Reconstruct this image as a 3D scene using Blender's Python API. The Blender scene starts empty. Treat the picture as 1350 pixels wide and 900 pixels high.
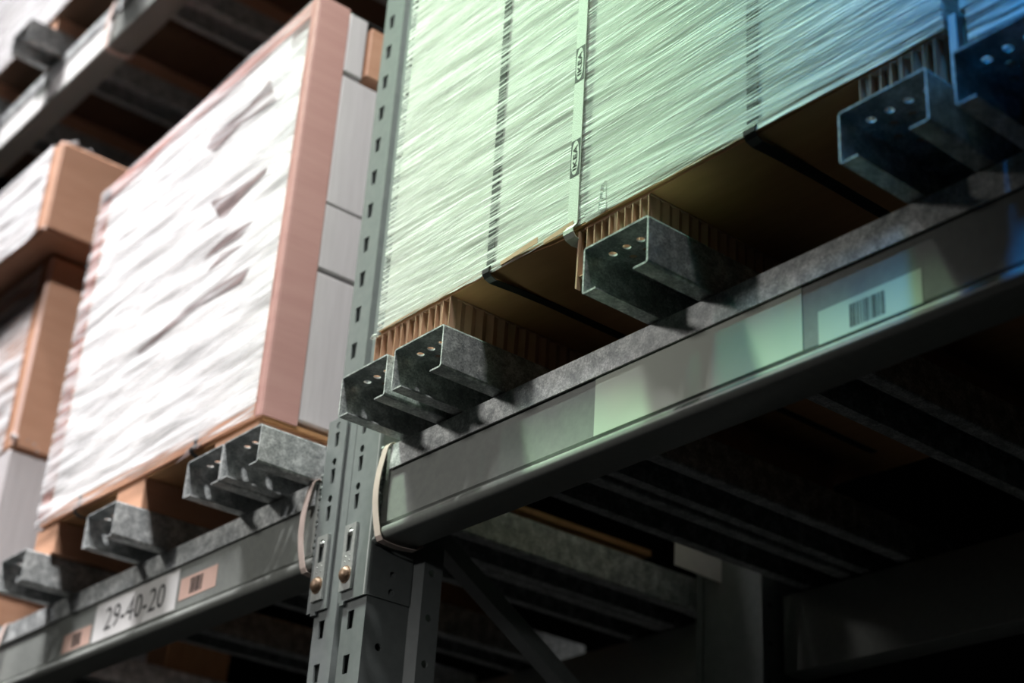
import bpy, math, random
from mathutils import Vector, Matrix, noise

random.seed(7)
SC = bpy.context.scene
COL = SC.collection

# ------------------------------------------------------------------ camera
cam_d = bpy.data.cameras.new('camera')
cam_d.sensor_width = 36.0
cam_d.lens = 2149.53 / 1350 * 36.0
cam_d.clip_start = 0.02
cam_d.dof.use_dof = True
cam_d.dof.focus_distance = 2.30
cam_d.dof.aperture_fstop = 2.8
cam = bpy.data.objects.new('camera', cam_d)
COL.objects.link(cam)
rot = Matrix(((0.63774207, 0.3168435, 0.70206499),
              (0.76790902, -0.33254782, -0.54747392),
              (0.06000662, 0.88826919, -0.45538671)))
cam.matrix_world = Matrix.Translation((2.10, -1.316, 1.55)) @ rot.to_4x4()
SC.camera = cam

# ------------------------------------------------------------------ world, exposure
SC.view_settings.view_transform = 'Standard'
SC.view_settings.look = 'None'
SC.view_settings.gamma = 1.0
SC.view_settings.exposure = 0.0
SC.view_settings.use_curve_mapping = False
world = bpy.data.worlds.new('warehouse_dark')
SC.world = world
world.use_nodes = True
world.node_tree.nodes['Background'].inputs['Color'].default_value = (0.9, 1.0, 1.05, 1)
world.node_tree.nodes['Background'].inputs['Strength'].default_value = 0.004


# ------------------------------------------------------------------ aisle tube lamps, then added wash, tint and fill lights
def spot(name, loc, target, power, color, size_deg, blend, radius):
    d = bpy.data.lights.new(name, 'SPOT')
    d.energy = power
    d.color = color
    d.spot_size = math.radians(size_deg)
    d.spot_blend = blend
    d.shadow_soft_size = radius
    o = bpy.data.objects.new(name, d)
    COL.objects.link(o)
    o.location = loc
    o.rotation_euler = (Vector(target) - Vector(loc)).to_track_quat('-Z', 'Y').to_euler()
    return o


def area(name, loc, target, power, color, sx, sy, spread=180):
    d = bpy.data.lights.new(name, 'AREA')
    d.shape = 'RECTANGLE'
    d.size = sx
    d.size_y = sy
    d.spread = math.radians(spread)
    d.energy = power
    d.color = color
    o = bpy.data.objects.new(name, d)
    COL.objects.link(o)
    o.location = loc
    o.rotation_euler = (Vector(target) - Vector(loc)).to_track_quat('-Z', 'Y').to_euler()
    return o


# rows of tube lamps right above the aisle (steep light, crisp across the aisle, soft along it)
area('aisle_tube_lamp_white', (-1.7, -1.20, 6.6), (-1.7, -0.75, 0), 40, (1.0, 0.97, 0.965), 2.2, 0.10, 58)
area('aisle_tube_lamp_pale', (1.34, -1.20, 6.6), (-0.52, -0.35, 2.9), 24, (1.0, 0.985, 0.98), 0.4, 0.10, 52)
# added lights: white wash on the load fronts, tint spots for the colour grade
area('added_wash_white', (-2.0, -1.65, 7.2), (-1.35, -0.07, 3.85), 29, (1.0, 0.975, 0.99), 2.2, 0.15, 36)
spot('added_tint_green', (-1.0, -1.50, 7.3), (0.29, -0.07, 3.42), 2600, (0.60, 1.0, 0.60), 15.5, 1.0, 0.3)
spot('added_tint_teal', (0.8, -1.50, 6.6), (0.86, -0.07, 2.98), 260, (0.03, 1.0, 0.55), 14, 1.0, 0.3)
spot('added_tint_blue', (1.25, -1.45, 6.4), (1.42, -0.07, 2.98), 1200, (0.003, 0.30, 1.0), 15, 1.0, 0.25)
# added fill spots across the aisle, brightening the beams and post
spot('added_fill_beam', (-2.4, -4.6, 4.3), (-0.12, 0.0, 2.44), 350, (1.0, 0.97, 0.92), 25, 1.0, 0.3)
spot('added_fill_post', (2.4, -3.2, 2.7), (0.04, 0.05, 2.10), 120, (1.0, 0.99, 0.96), 11, 1.0, 0.2)

# ------------------------------------------------------------------ materials
MATS = {}


def nodes_of(name):
    m = bpy.data.materials.new(name)
    m.use_nodes = True
    nt = m.node_tree
    return m, nt, nt.nodes['Principled BSDF'], nt.nodes, nt.links


def ramp(N, stops):
    r = N.new('ShaderNodeValToRGB')
    e = r.color_ramp.elements
    while len(e) > 1:
        e.remove(e[-1])
    e[0].position = stops[0][0]
    e[0].color = stops[0][1]
    for p, c in stops[1:]:
        k = e.new(p)
        k.color = c
    return r


def c4(c):
    return (c[0], c[1], c[2], 1.0)


def noisy(name, c1, c2, scale=(20, 20, 20), rough=0.6, metal=0.0, bump=0.1, detail=5, rough2=None, dist=0.002, spec=0.5):
    m, nt, b, N, L = nodes_of(name)
    tc = N.new('ShaderNodeTexCoord')
    mp = N.new('ShaderNodeMapping')
    mp.inputs['Scale'].default_value = scale
    n = N.new('ShaderNodeTexNoise')
    n.inputs['Scale'].default_value = 1.0
    n.inputs['Detail'].default_value = detail
    L.new(tc.outputs['Object'], mp.inputs['Vector'])
    L.new(mp.outputs['Vector'], n.inputs['Vector'])
    r = ramp(N, [(0.3, c4(c1)), (0.7, c4(c2))])
    L.new(n.outputs['Fac'], r.inputs['Fac'])
    L.new(r.outputs['Color'], b.inputs['Base Color'])
    b.inputs['Metallic'].default_value = metal
    b.inputs['Roughness'].default_value = rough
    b.inputs['Specular IOR Level'].default_value = spec
    if rough2 is not None:
        rr = ramp(N, [(0.3, (rough,) * 3 + (1,)), (0.7, (rough2,) * 3 + (1,))])
        L.new(n.outputs['Fac'], rr.inputs['Fac'])
        L.new(rr.outputs['Color'], b.inputs['Roughness'])
    if bump:
        bp = N.new('ShaderNodeBump')
        bp.inputs['Strength'].default_value = bump
        bp.inputs['Distance'].default_value = dist
        L.new(n.outputs['Fac'], bp.inputs['Height'])
        L.new(bp.outputs['Normal'], b.inputs['Normal'])
    MATS[name] = m
    return m


noisy('grey_paint', (0.165, 0.182, 0.182), (0.195, 0.213, 0.21), (60, 60, 60), 0.36, 0, 0.04, 3)
noisy('beam_paint', (0.26, 0.275, 0.26), (0.30, 0.315, 0.295), (90, 90, 90), 0.28, 0, 0.05, 3)
noisy('weld_steel', (0.07, 0.08, 0.08), (0.22, 0.24, 0.23), (250, 250, 250), 0.45, 0.3, 0.8, 4)
noisy('nylon_tie', (0.70, 0.56, 0.50), (0.78, 0.63, 0.57), (40, 40, 40), 0.5, 0, 0.03, 2)
noisy('brass', (0.17, 0.105, 0.065), (0.32, 0.215, 0.145), (300, 300, 300), 0.4, 0.35, 0.15, 3)
noisy('clip_steel', (0.42, 0.44, 0.43), (0.55, 0.57, 0.55), (150, 150, 150), 0.38, 0.75, 0.1, 3)
noisy('paper_white', (0.76, 0.75, 0.74), (0.82, 0.81, 0.80), (30, 30, 30), 0.7, 0, 0.02, 2)
noisy('paper_green', (0.62, 0.68, 0.58), (0.68, 0.73, 0.63), (8, 8, 14), 0.45, 0, 0.02, 2)
noisy('paper_pink', (0.66, 0.44, 0.36), (0.72, 0.48, 0.40), (30, 30, 30), 0.7, 0, 0.02, 2)
noisy('ink', (0.012, 0.012, 0.013), (0.02, 0.02, 0.02), (30, 30, 30), 0.6, 0, 0, 2)
noisy('ink_grey', (0.035, 0.035, 0.035), (0.05, 0.05, 0.05), (30, 30, 30), 0.6, 0, 0, 2)
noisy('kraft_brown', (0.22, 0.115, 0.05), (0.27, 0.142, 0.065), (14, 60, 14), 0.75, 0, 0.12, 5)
noisy('kraft_tray', (0.40, 0.205, 0.085), (0.46, 0.24, 0.105), (14, 60, 14), 0.75, 0, 0.12, 5)
noisy('kraft_shaded', (0.075, 0.038, 0.018), (0.10, 0.05, 0.024), (14, 60, 14), 0.8, 0, 0.12, 5)  # darker copy of the brown board, upper level's shade put into its colour
noisy('kraft_foot', (0.40, 0.235, 0.15), (0.50, 0.30, 0.20), (60, 60, 20), 0.8, 0, 0.1, 4)
noisy('kraft_tan', (0.52, 0.275, 0.17), (0.58, 0.32, 0.205), (10, 10, 40), 0.6, 0, 0.06, 4)
noisy('kraft_pink', (0.49, 0.27, 0.24), (0.54, 0.31, 0.275), (6, 6, 60), 0.42, 0, 0.12, 4)
noisy('kraft_gap', (0.16, 0.11, 0.105), (0.30, 0.22, 0.21), (20, 20, 30), 0.6, 0, 0.05, 4)
noisy('carton_white', (0.56, 0.53, 0.535), (0.62, 0.59, 0.595), (90, 90, 8), 0.6, 0, 0.06, 3)
noisy('carton_grey', (0.50, 0.49, 0.46), (0.66, 0.66, 0.62), (5, 5, 9), 0.6, 0, 0.05, 5)
noisy('black_band', (0.012, 0.013, 0.014), (0.02, 0.022, 0.022), (60, 60, 60), 0.42, 0, 0.05, 3)
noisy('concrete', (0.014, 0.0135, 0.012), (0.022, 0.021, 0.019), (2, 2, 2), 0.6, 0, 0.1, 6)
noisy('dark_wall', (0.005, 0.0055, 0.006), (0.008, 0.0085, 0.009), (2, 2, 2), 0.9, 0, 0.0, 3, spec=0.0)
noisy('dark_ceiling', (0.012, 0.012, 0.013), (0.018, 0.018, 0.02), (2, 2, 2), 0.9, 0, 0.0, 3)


def galvanised():
    m, nt, b, N, L = nodes_of('galvanised')
    tc = N.new('ShaderNodeTexCoord')
    v = N.new('ShaderNodeTexVoronoi')
    v.inputs['Scale'].default_value = 420
    n = N.new('ShaderNodeTexNoise')
    n.inputs['Scale'].default_value = 40
    n.inputs['Detail'].default_value = 7
    n.inputs['Roughness'].default_value = 0.7
    L.new(tc.outputs['Object'], v.inputs['Vector'])
    L.new(tc.outputs['Object'], n.inputs['Vector'])
    mx = N.new('ShaderNodeMix')
    mx.data_type = 'RGBA'
    mx.inputs['Factor'].default_value = 0.8
    L.new(v.outputs['Color'], mx.inputs['A'])
    L.new(n.outputs['Fac'], mx.inputs['B'])
    bw = N.new('ShaderNodeRGBToBW')
    L.new(mx.outputs['Result'], bw.inputs['Color'])
    r = ramp(N, [(0.39, (0.25, 0.265, 0.27, 1)), (0.51, (0.44, 0.46, 0.46, 1)), (0.63, (0.74, 0.76, 0.75, 1))])
    L.new(bw.outputs['Val'], r.inputs['Fac'])
    L.new(r.outputs['Color'], b.inputs['Base Color'])
    r2 = ramp(N, [(0.3, (0.34,) * 3 + (1,)), (0.7, (0.55,) * 3 + (1,))])
    L.new(bw.outputs['Val'], r2.inputs['Fac'])
    L.new(r2.outputs['Color'], b.inputs['Roughness'])
    b.inputs['Metallic'].default_value = 0.3
    bp = N.new('ShaderNodeBump')
    bp.inputs['Strength'].default_value = 0.12
    bp.inputs['Distance'].default_value = 0.001
    L.new(bw.outputs['Val'], bp.inputs['Height'])
    L.new(bp.outputs['Normal'], b.inputs['Normal'])
    MATS['galvanised'] = m


galvanised()


def film(name, c_hi, c_lo, a_lo, a_hi, s1, s2, ang1, ang2, bump, rough, big=1.5):
    """clear stretch film: long stretched streaks, whiter where layers bunch up"""
    m, nt, b, N, L = nodes_of(name)
    tc = N.new('ShaderNodeTexCoord')

    def streak(scale, ang, detail, dist):
        mp = N.new('ShaderNodeMapping')
        mp.vector_type = 'POINT'
        mp.inputs['Rotation'].default_value = (0, math.radians(ang), 0)
        mp2 = N.new('ShaderNodeMapping')
        mp2.inputs['Scale'].default_value = scale
        L.new(tc.outputs['Object'], mp.inputs['Vector'])
        L.new(mp.outputs['Vector'], mp2.inputs['Vector'])
        n = N.new('ShaderNodeTexNoise')
        n.inputs['Scale'].default_value = 1.0
        n.inputs['Detail'].default_value = detail
        n.inputs['Roughness'].default_value = 0.55
        n.inputs['Distortion'].default_value = dist
        L.new(mp2.outputs['Vector'], n.inputs['Vector'])
        return n
    n1 = streak(s1, ang1, 3, 0.15)
    n2 = streak(s2, ang2, 2, 0.1)
    nb = N.new('ShaderNodeTexNoise')
    nb.inputs['Scale'].default_value = big
    nb.inputs['Detail'].default_value = 3
    L.new(tc.outputs['Object'], nb.inputs['Vector'])
    mul = N.new('ShaderNodeMath')
    mul.operation = 'ADD'
    L.new(n1.outputs['Fac'], mul.inputs[0])
    L.new(n2.outputs['Fac'], mul.inputs[1])
    ad = N.new('ShaderNodeMath')
    ad.operation = 'MULTIPLY_ADD'
    L.new(nb.outputs['Fac'], ad.inputs[0])
    ad.inputs[1].default_value = 0.35
    L.new(mul.outputs['Value'], ad.inputs[2])
    hf = N.new('ShaderNodeMath')
    hf.operation = 'MULTIPLY'
    hf.inputs[1].default_value = 0.42
    L.new(ad.outputs['Value'], hf.inputs[0])
    r = ramp(N, [(0.40, c4(c_lo)), (0.47, c4([(p + q) / 2 for p, q in zip(c_lo, c_hi)])), (0.56, c4(c_hi))])
    L.new(hf.outputs['Value'], r.inputs['Fac'])
    L.new(r.outputs['Color'], b.inputs['Base Color'])
    ra = ramp(N, [(0.44, (a_lo,) * 3 + (1,)), (0.575, (a_hi,) * 3 + (1,))])
    L.new(hf.outputs['Value'], ra.inputs['Fac'])
    L.new(ra.outputs['Color'], b.inputs['Alpha'])
    b.inputs['Roughness'].default_value = rough
    b.inputs['Specular IOR Level'].default_value = 0.6
    bp = N.new('ShaderNodeBump')
    bp.inputs['Strength'].default_value = bump
    bp.inputs['Distance'].default_value = 0.004
    L.new(hf.outputs['Value'], bp.inputs['Height'])
    L.new(bp.outputs['Normal'], b.inputs['Normal'])
    MATS[name] = m


film('film_fine', (0.86, 0.87, 0.84), (0.50, 0.51, 0.49), 0.04, 0.95, (2.6, 2.6, 400), (4.0, 4.0, 170), 2.6, -3.2, 0.9, 0.30)
film('film_milky', (0.90, 0.90, 0.91), (0.62, 0.58, 0.58), 0.40, 0.97, (3.0, 3.0, 90), (4.0, 4.0, 40), 4.0, -5.0, 0.9, 0.25, 3.0)
film('film_loose', (0.90, 0.90, 0.91), (0.55, 0.53, 0.55), 0.05, 0.75, (3.0, 3.0, 120), (4.0, 4.0, 45), 4.0, -5.0, 0.9, 0.22, 3.0)


# ------------------------------------------------------------------ mesh helper
class MB:
    def __init__(self):
        self.v = []
        self.f = []
        self.mi = []
        self.sm = []
        self.cur = 0

    def add(self, vs, fs, smooth=False):
        o = len(self.v)
        self.v += [tuple(p) for p in vs]
        for f in fs:
            self.f.append([i + o for i in f])
            self.mi.append(self.cur)
            self.sm.append(smooth)
        return self

    def box(self, x0, x1, y0, y1, z0, z1):
        vs = [(x, y, z) for x in (x0, x1) for y in (y0, y1) for z in (z0, z1)]
        fs = [(0, 1, 3, 2), (4, 6, 7, 5), (0, 4, 5, 1), (2, 3, 7, 6), (0, 2, 6, 4), (1, 5, 7, 3)]
        return self.add(vs, fs)

    def rbox(self, x0, x1, y0, y1, z0, z1, r):
        """box with chamfered vertical and horizontal edges"""
        vs = []
        for (x, sx) in ((x0, 1), (x1, -1)):
            for (y, sy) in ((y0, 1), (y1, -1)):
                for (z, sz) in ((z0, 1), (z1, -1)):
                    vs += [(x, y + sy * r, z + sz * r), (x + sx * r, y, z + sz * r), (x + sx * r, y + sy * r, z)]
        k = lambda a, b, c, d: (a * 4 + b * 2 + c) * 3 + d
        fs = []
        for a in (0, 1):
            fs.append((k(a, 0, 0, 0), k(a, 0, 1, 0), k(a, 1, 1, 0), k(a, 1, 0, 0)))
            fs.append((k(0, a, 0, 1), k(0, a, 1, 1), k(1, a, 1, 1), k(1, a, 0, 1)))
            fs.append((k(0, 0, a, 2), k(0, 1, a, 2), k(1, 1, a, 2), k(1, 0, a, 2)))
        for a in (0, 1):
            for b in (0, 1):
                fs.append((k(a, b, 0, 0), k(a, b, 1, 0), k(a, b, 1, 1), k(a, b, 0, 1)))
                fs.append((k(a, 0, b, 0), k(a, 1, b, 0), k(a, 1, b, 2), k(a, 0, b, 2)))
                fs.append((k(0, a, b, 1), k(1, a, b, 1), k(1, a, b, 2), k(0, a, b, 2)))
                for c in (0, 1):
                    fs.append((k(a, b, c, 0), k(a, b, c, 1), k(a, b, c, 2)))
        return self.add(vs, fs)

    def hexa(self, c):
        """8 corners: bottom four (ccw), top four"""
        return self.add(c, [(0, 3, 2, 1), (4, 5, 6, 7), (0, 1, 5, 4), (1, 2, 6, 5), (2, 3, 7, 6), (3, 0, 4, 7)])

    def extrude(self, pts, p0, p1, closed=True, caps=True, smooth=False):
        """pts: list of Vector offsets (3d), swept from offset p0 to p1"""
        n = len(pts)
        p0 = Vector(p0)
        p1 = Vector(p1)
        vs = [Vector(p) + p0 for p in pts] + [Vector(p) + p1 for p in pts]
        fs = []
        for i in range(n if closed else n - 1):
            j = (i + 1) % n
            fs.append((i, j, n + j, n + i))
        self.add(vs, fs, smooth)
        if caps and closed:
            self.add(vs[:n], [tuple(range(n))])
            self.add(vs[n:], [tuple(reversed(range(n)))])
        return self

    def cyl(self, a, b, r, n=12, r2=None, smooth=True):
        a = Vector(a)
        b = Vector(b)
        d = (b - a).normalized()
        u = d.orthogonal().normalized()
        w = d.cross(u)
        r2 = r if r2 is None else r2
        vs = []
        for i in range(n):
            t = 2 * math.pi * i / n
            vs.append(a + (u * math.cos(t) + w * math.sin(t)) * r)
        for i in range(n):
            t = 2 * math.pi * i / n
            vs.append(b + (u * math.cos(t) + w * math.sin(t)) * r2)
        self.add(vs, [(i, (i + 1) % n, n + (i + 1) % n, n + i) for i in range(n)], smooth)
        self.add(vs[:n], [tuple(reversed(range(n)))])
        self.add(vs[n:], [tuple(range(n))])
        return self

    def dome(self, c, r, h, axis=(0, -1, 0), n=14, rings=4):
        c = Vector(c)
        ax = Vector(axis).normalized()
        u = ax.orthogonal().normalized()
        w = ax.cross(u)
        vs = []
        for k in range(rings):
            a = k / rings * math.pi / 2
            for i in range(n):
                t = 2 * math.pi * i / n
                vs.append(c + (u * math.cos(t) + w * math.sin(t)) * r * math.cos(a) + ax * h * math.sin(a))
        vs.append(c + ax * h)
        fs = []
        for k in range(rings - 1):
            for i in range(n):
                j = (i + 1) % n
                fs.append((k * n + i, k * n + j, (k + 1) * n + j, (k + 1) * n + i))
        top = len(vs) - 1
        for i in range(n):
            fs.append(((rings - 1) * n + i, (rings - 1) * n + (i + 1) % n, top))
        return self.add(vs, fs, True)

    def ribbon(self, path, side, w, t, closed=False, smooth=True):
        """flat band along path; side = direction of its width; t thickness"""
        P = [Vector(p) for p in path]
        S = Vector(side).normalized()
        n = len(P)
        rows = []
        for i in range(n):
            if closed:
                d = P[(i + 1) % n] - P[i - 1]
            else:
                d = P[min(i + 1, n - 1)] - P[max(i - 1, 0)]
            nn = d.cross(S).normalized() * (t / 2)
            rows.append([P[i] - S * w / 2 - nn, P[i] + S * w / 2 - nn, P[i] + S * w / 2 + nn, P[i] - S * w / 2 + nn])
        vs = [p for r in rows for p in r]
        fs = []
        for i in range(n if closed else n - 1):
            j = (i + 1) % n
            for k in range(4):
                q = (k + 1) % 4
                fs.append((i * 4 + k, i * 4 + q, j * 4 + q, j * 4 + k))
        if not closed:
            fs.append((0, 3, 2, 1))
            e = (n - 1) * 4
            fs.append((e, e + 1, e + 2, e + 3))
        return self.add(vs, fs, False)

    def panel(self, org, eu, ev, u0, u1, v0, v1, hole=None, depth=0.0, dn=None):
        """flat panel (u0..u1 x v0..v1) with an optional convex hole polygon and hole walls"""
        O = Vector(org)
        U = Vector(eu)
        V = Vector(ev)
        at = lambda u, v: O + U * u + V * v
        if hole is None:
            return self.add([at(u0, v0), at(u1, v0), at(u1, v1), at(u0, v1)], [(0, 1, 2, 3)])
        cu = sum(p[0] for p in hole) / len(hole)
        cv = sum(p[1] for p in hole) / len(hole)
        angs = set()
        for p in hole + [(u0, v0), (u1, v0), (u1, v1), (u0, v1)]:
            angs.add(round(math.atan2(p[1] - cv, p[0] - cu), 6))
        angs = sorted(angs)

        def cast(poly, a):
            dx, dy = math.cos(a), math.sin(a)
            best = 1e9
            for i in range(len(poly)):
                x1, y1 = poly[i][0] - cu, poly[i][1] - cv
                x2, y2 = poly[(i + 1) % len(poly)][0] - cu, poly[(i + 1) % len(poly)][1] - cv
                ex, ey = x2 - x1, y2 - y1
                den = dx * ey - dy * ex
                if abs(den) < 1e-14:
                    continue
                t = (x1 * ey - y1 * ex) / den
                s = (x1 * dy - y1 * dx) / den
                if t > 0 and -1e-4 <= s <= 1 + 1e-4:
                    best = min(best, t)
            return cu + dx * best, cv + dy * best
        rect = [(u0, v0), (u1, v0), (u1, v1), (u0, v1)]
        inn = [cast(hole, a) for a in angs]
        out = [cast(rect, a) for a in angs]
        n = len(angs)
        vs = [at(*p) for p in inn] + [at(*p) for p in out]
        fs = [(i, n + i, n + (i + 1) % n, (i + 1) % n) for i in range(n)]
        if depth:
            D = Vector(dn) * depth
            vs += [at(*p) + D for p in inn]
            fs += [(i, (i + 1) % n, 2 * n + (i + 1) % n, 2 * n + i) for i in range(n)]
        return self.add(vs, fs)

    def sphere(self, c, r, n=10, m=6, sc=(1, 1, 1)):
        vs = []
        fs = []
        for j in range(m + 1):
            a = math.pi * j / m
            for i in range(n):
                t = 2 * math.pi * i / n
                vs.append((c[0] + r * sc[0] * math.sin(a) * math.cos(t), c[1] + r * sc[1] * math.sin(a) * math.sin(t),
                           c[2] + r * sc[2] * math.cos(a)))
        for j in range(m):
            for i in range(n):
                k = (i + 1) % n
                fs.append((j * n + i, j * n + k, (j + 1) * n + k, (j + 1) * n + i))
        return self.add(vs, fs, True)

    def build(self, name, mats, parent=None, kind=None, label=None):
        base = Vector((0, 0, 0))
        if parent is not None:
            p = parent
            while p is not None:
                base += p.location
                p = p.parent
        me = bpy.data.meshes.new(name)
        me.from_pydata([tuple(Vector(v) - base) for v in self.v], [], self.f)
        if isinstance(mats, str):
            mats = [mats]
        for k in mats:
            me.materials.append(MATS[k])
        me.polygons.foreach_set('material_index', self.mi)
        me.polygons.foreach_set('use_smooth', self.sm)
        me.validate()
        me.update()
        o = bpy.data.objects.new(name, me)
        COL.objects.link(o)
        if parent is not None:
            o.parent = parent
        if kind:
            o['kind'] = kind
        if label:
            o['label'] = label
        return o


def fix_normals(o):
    import bmesh
    bm = bmesh.new()
    bm.from_mesh(o.data)
    bmesh.ops.recalc_face_normals(bm, faces=bm.faces)
    bm.to_mesh(o.data)
    bm.free()


def recentre(o, loc):
    """put a one-mesh thing's origin at its base"""
    loc = Vector(loc)
    o.data.transform(Matrix.Translation(-loc))
    o.location = loc


def bevel(o, w, seg=2, ang=40):
    b = o.modifiers.new('bevel', 'BEVEL')
    b.width = w
    b.segments = seg
    b.limit_method = 'ANGLE'
    b.angle_limit = math.radians(ang)
    return o


def tag(o, label, cat, group=None):
    o['label'] = label
    o['category'] = cat
    if group:
        o['group'] = group
    return o


def thing(name, loc, label, cat, group=None):
    o = bpy.data.objects.new(name, None)
    o.empty_display_size = 0.05
    COL.objects.link(o)
    o.location = loc
    return tag(o, label, cat, group)


def copy_tree(o, parent=None):
    c = o.copy()
    COL.objects.link(c)
    if parent is not None:
        c.parent = parent
    for ch in [k for k in bpy.data.objects if k.parent == o]:
        copy_tree(ch, c)
    return c


def text_mesh(s):
    """2D text outline as (verts, faces) in a unit frame, from Blender's built-in font"""
    cu = bpy.data.curves.new('tmp_text', 'FONT')
    cu.body = s
    cu.resolution_u = 3
    o = bpy.data.objects.new('tmp_text', cu)
    COL.objects.link(o)
    dg = bpy.context.evaluated_depsgraph_get()
    me = bpy.data.meshes.new_from_object(o.evaluated_get(dg))
    vs = [v.co.copy() for v in me.vertices]
    fs = [tuple(p.vertices) for p in me.polygons]
    bpy.data.objects.remove(o)
    bpy.data.curves.remove(cu)
    bpy.data.meshes.remove(me)
    x0 = min(v.x for v in vs)
    x1 = max(v.x for v in vs)
    y0 = min(v.y for v in vs)
    y1 = max(v.y for v in vs)
    return [((v.x - x0) / (x1 - x0), (v.y - y0) / (y1 - y0)) for v in vs], fs


# ------------------------------------------------------------------ structure
m = MB()
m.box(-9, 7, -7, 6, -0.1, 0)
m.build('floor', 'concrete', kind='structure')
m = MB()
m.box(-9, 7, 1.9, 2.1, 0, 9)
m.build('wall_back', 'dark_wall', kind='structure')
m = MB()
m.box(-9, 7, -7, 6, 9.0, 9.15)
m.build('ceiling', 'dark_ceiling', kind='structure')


# ------------------------------------------------------------------ upright frame
def post(mb, mirror=1, yoff=0.0, holes=True, zt=6.2):
    """omega post, front face at y = yoff, going towards +y (mirror=1) or -y"""
    Y = lambda y: yoff + mirror * y
    z0 = 0.0
    fl = [(-0.050, 0.012, -0.026), (0.031, 0.0935, 0.055)]
    for (a, b, s) in fl:
        if holes:
            zc = 2.8542 - 0.07 * 14
            zs = []
            while zc < 4.4:
                zs.append(zc)
                zc += 0.07
            mb.panel((0, Y(0), 0), (1, 0, 0), (0, 0, 1), a, b, z0, zs[0] - 0.035)
            for zc in zs:
                # stamped tear-drop slot, wider at its top
                hole = [(s - 0.0066, zc - 0.0150), (s + 0.0066, zc - 0.0150), (s + 0.0084, zc + 0.0145), (s - 0.0084, zc + 0.0145)]
                mb.panel((0, Y(0), 0), (1, 0, 0), (0, 0, 1), a, b, zc - 0.035, zc + 0.035, hole, 0.003, (0, mirror, 0))
            mb.panel((0, Y(0), 0), (1, 0, 0), (0, 0, 1), a, b, zs[-1] + 0.035, zt)
        else:
            mb.panel((0, Y(0), 0), (1, 0, 0), (0, 0, 1), a, b, z0, zt)
    # central groove with slanted walls
    g = [(0.012, 0), (0.0165, 0.019), (0.0265, 0.019), (0.031, 0)]
    mb.extrude([(x, Y(y), 0) for x, y in g], (0, 0, z0), (0, 0, zt), closed=False)
    # sides, shoulders and rear lips; the right side carries round holes
    left = [(-0.050, 0), (-0.050, 0.080), (-0.064, 0.092), (-0.064, 0.128), (-0.046, 0.128)]
    mb.extrude([(x, Y(y), 0) for x, y in left], (0, 0, z0), (0, 0, zt), closed=False)
    zc = 2.2502 - 0.14 * 6
    lo = zc - 0.07
    mb.panel((0.0935, Y(0), 0), (0, mirror, 0), (0, 0, 1), 0, 0.080, z0, lo)
    while zc < 4.0:
        h = [(0.030 + 0.0062 * math.cos(t * math.pi / 6), zc + 0.0062 * math.sin(t * math.pi / 6)) for t in range(12)]
        mb.panel((0.0935, Y(0), 0), (0, mirror, 0), (0, 0, 1), 0, 0.080, zc - 0.07, zc + 0.07, h, 0.003, (-1, 0, 0))
        zc += 0.14
    mb.panel((0.0935, Y(0), 0), (0, mirror, 0), (0, 0, 1), 0, 0.080, zc - 0.07, zt)
    mb.extrude([(x, Y(y), 0) for x, y in [(0.0935, 0.080), (0.108, 0.092)]], (0, 0, z0), (0, 0, zt), closed=False)
    zc = 2.312 - 0.0727 * 8
    mb.panel((0.108, Y(0), 0), (0, mirror, 0), (0, 0, 1), 0.092, 0.128, z0, zc - 0.03635)
    for k in range(16):
        h = [(0.108 + 0.006 * math.cos(t * math.pi / 6), zc + 0.006 * math.sin(t * math.pi / 6)) for t in range(12)]
        mb.panel((0.108, Y(0), 0), (0, mirror, 0), (0, 0, 1), 0.092, 0.128, zc - 0.03635, zc + 0.03635, h, 0.003, (-1, 0, 0))
        zc += 0.0727
    mb.panel((0.108, Y(0), 0), (0, mirror, 0), (0, 0, 1), 0.092, 0.128, zc - 0.03635, zt)
    mb.extrude([(x, Y(y), 0) for x, y in [(0.108, 0.128), (0.090, 0.128)]], (0, 0, z0), (0, 0, zt), closed=False)
    # inner dark back so that nothing shows through the slots
    mb.extrude([(x, Y(y), 0) for x, y in [(-0.046, 0.125), (0.090, 0.125)]], (0, 0, z0), (0, 0, zt), closed=False)
    return mb


fr = thing('upright_frame', (0.02, 0.5, 0), 'grey slotted upright rack frame standing between the two loaded bays', 'upright frame')
post(MB(), 1, 0.002).build('front_post', 'grey_paint', fr)
post(MB(), -1, 0.998, holes=False).build('rear_post', 'grey_paint', fr)
for k in range(5):
    za = 0.335 + k * 1.15
    m = MB()
    a, b = (0.105, za), (0.895, za + 0.50)
    d = Vector((0, b[0] - a[0], b[1] - a[1])).normalized()
    nrm = Vector((0, -d.z, d.y)) * 0.016
    for (p, q) in ((a, b), ((0.895, za + 0.56), (0.105, za + 0.56 + 0.48))):
        d = Vector((0, q[0] - p[0], q[1] - p[1])).normalized()
        nrm = Vector((0, -d.z, d.y)) * 0.014
        m2 = MB()
        pts = [Vector((0.004, 0, 0)) + nrm, Vector((0.004, 0, 0)) - nrm, Vector((0.036, 0, 0)) - nrm, Vector((0.036, 0, 0)) + nrm]
        m2.extrude(pts, (0, p[0], p[1]), (0, q[0], q[1]))
        m2.build('brace', 'grey_paint', fr)


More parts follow.
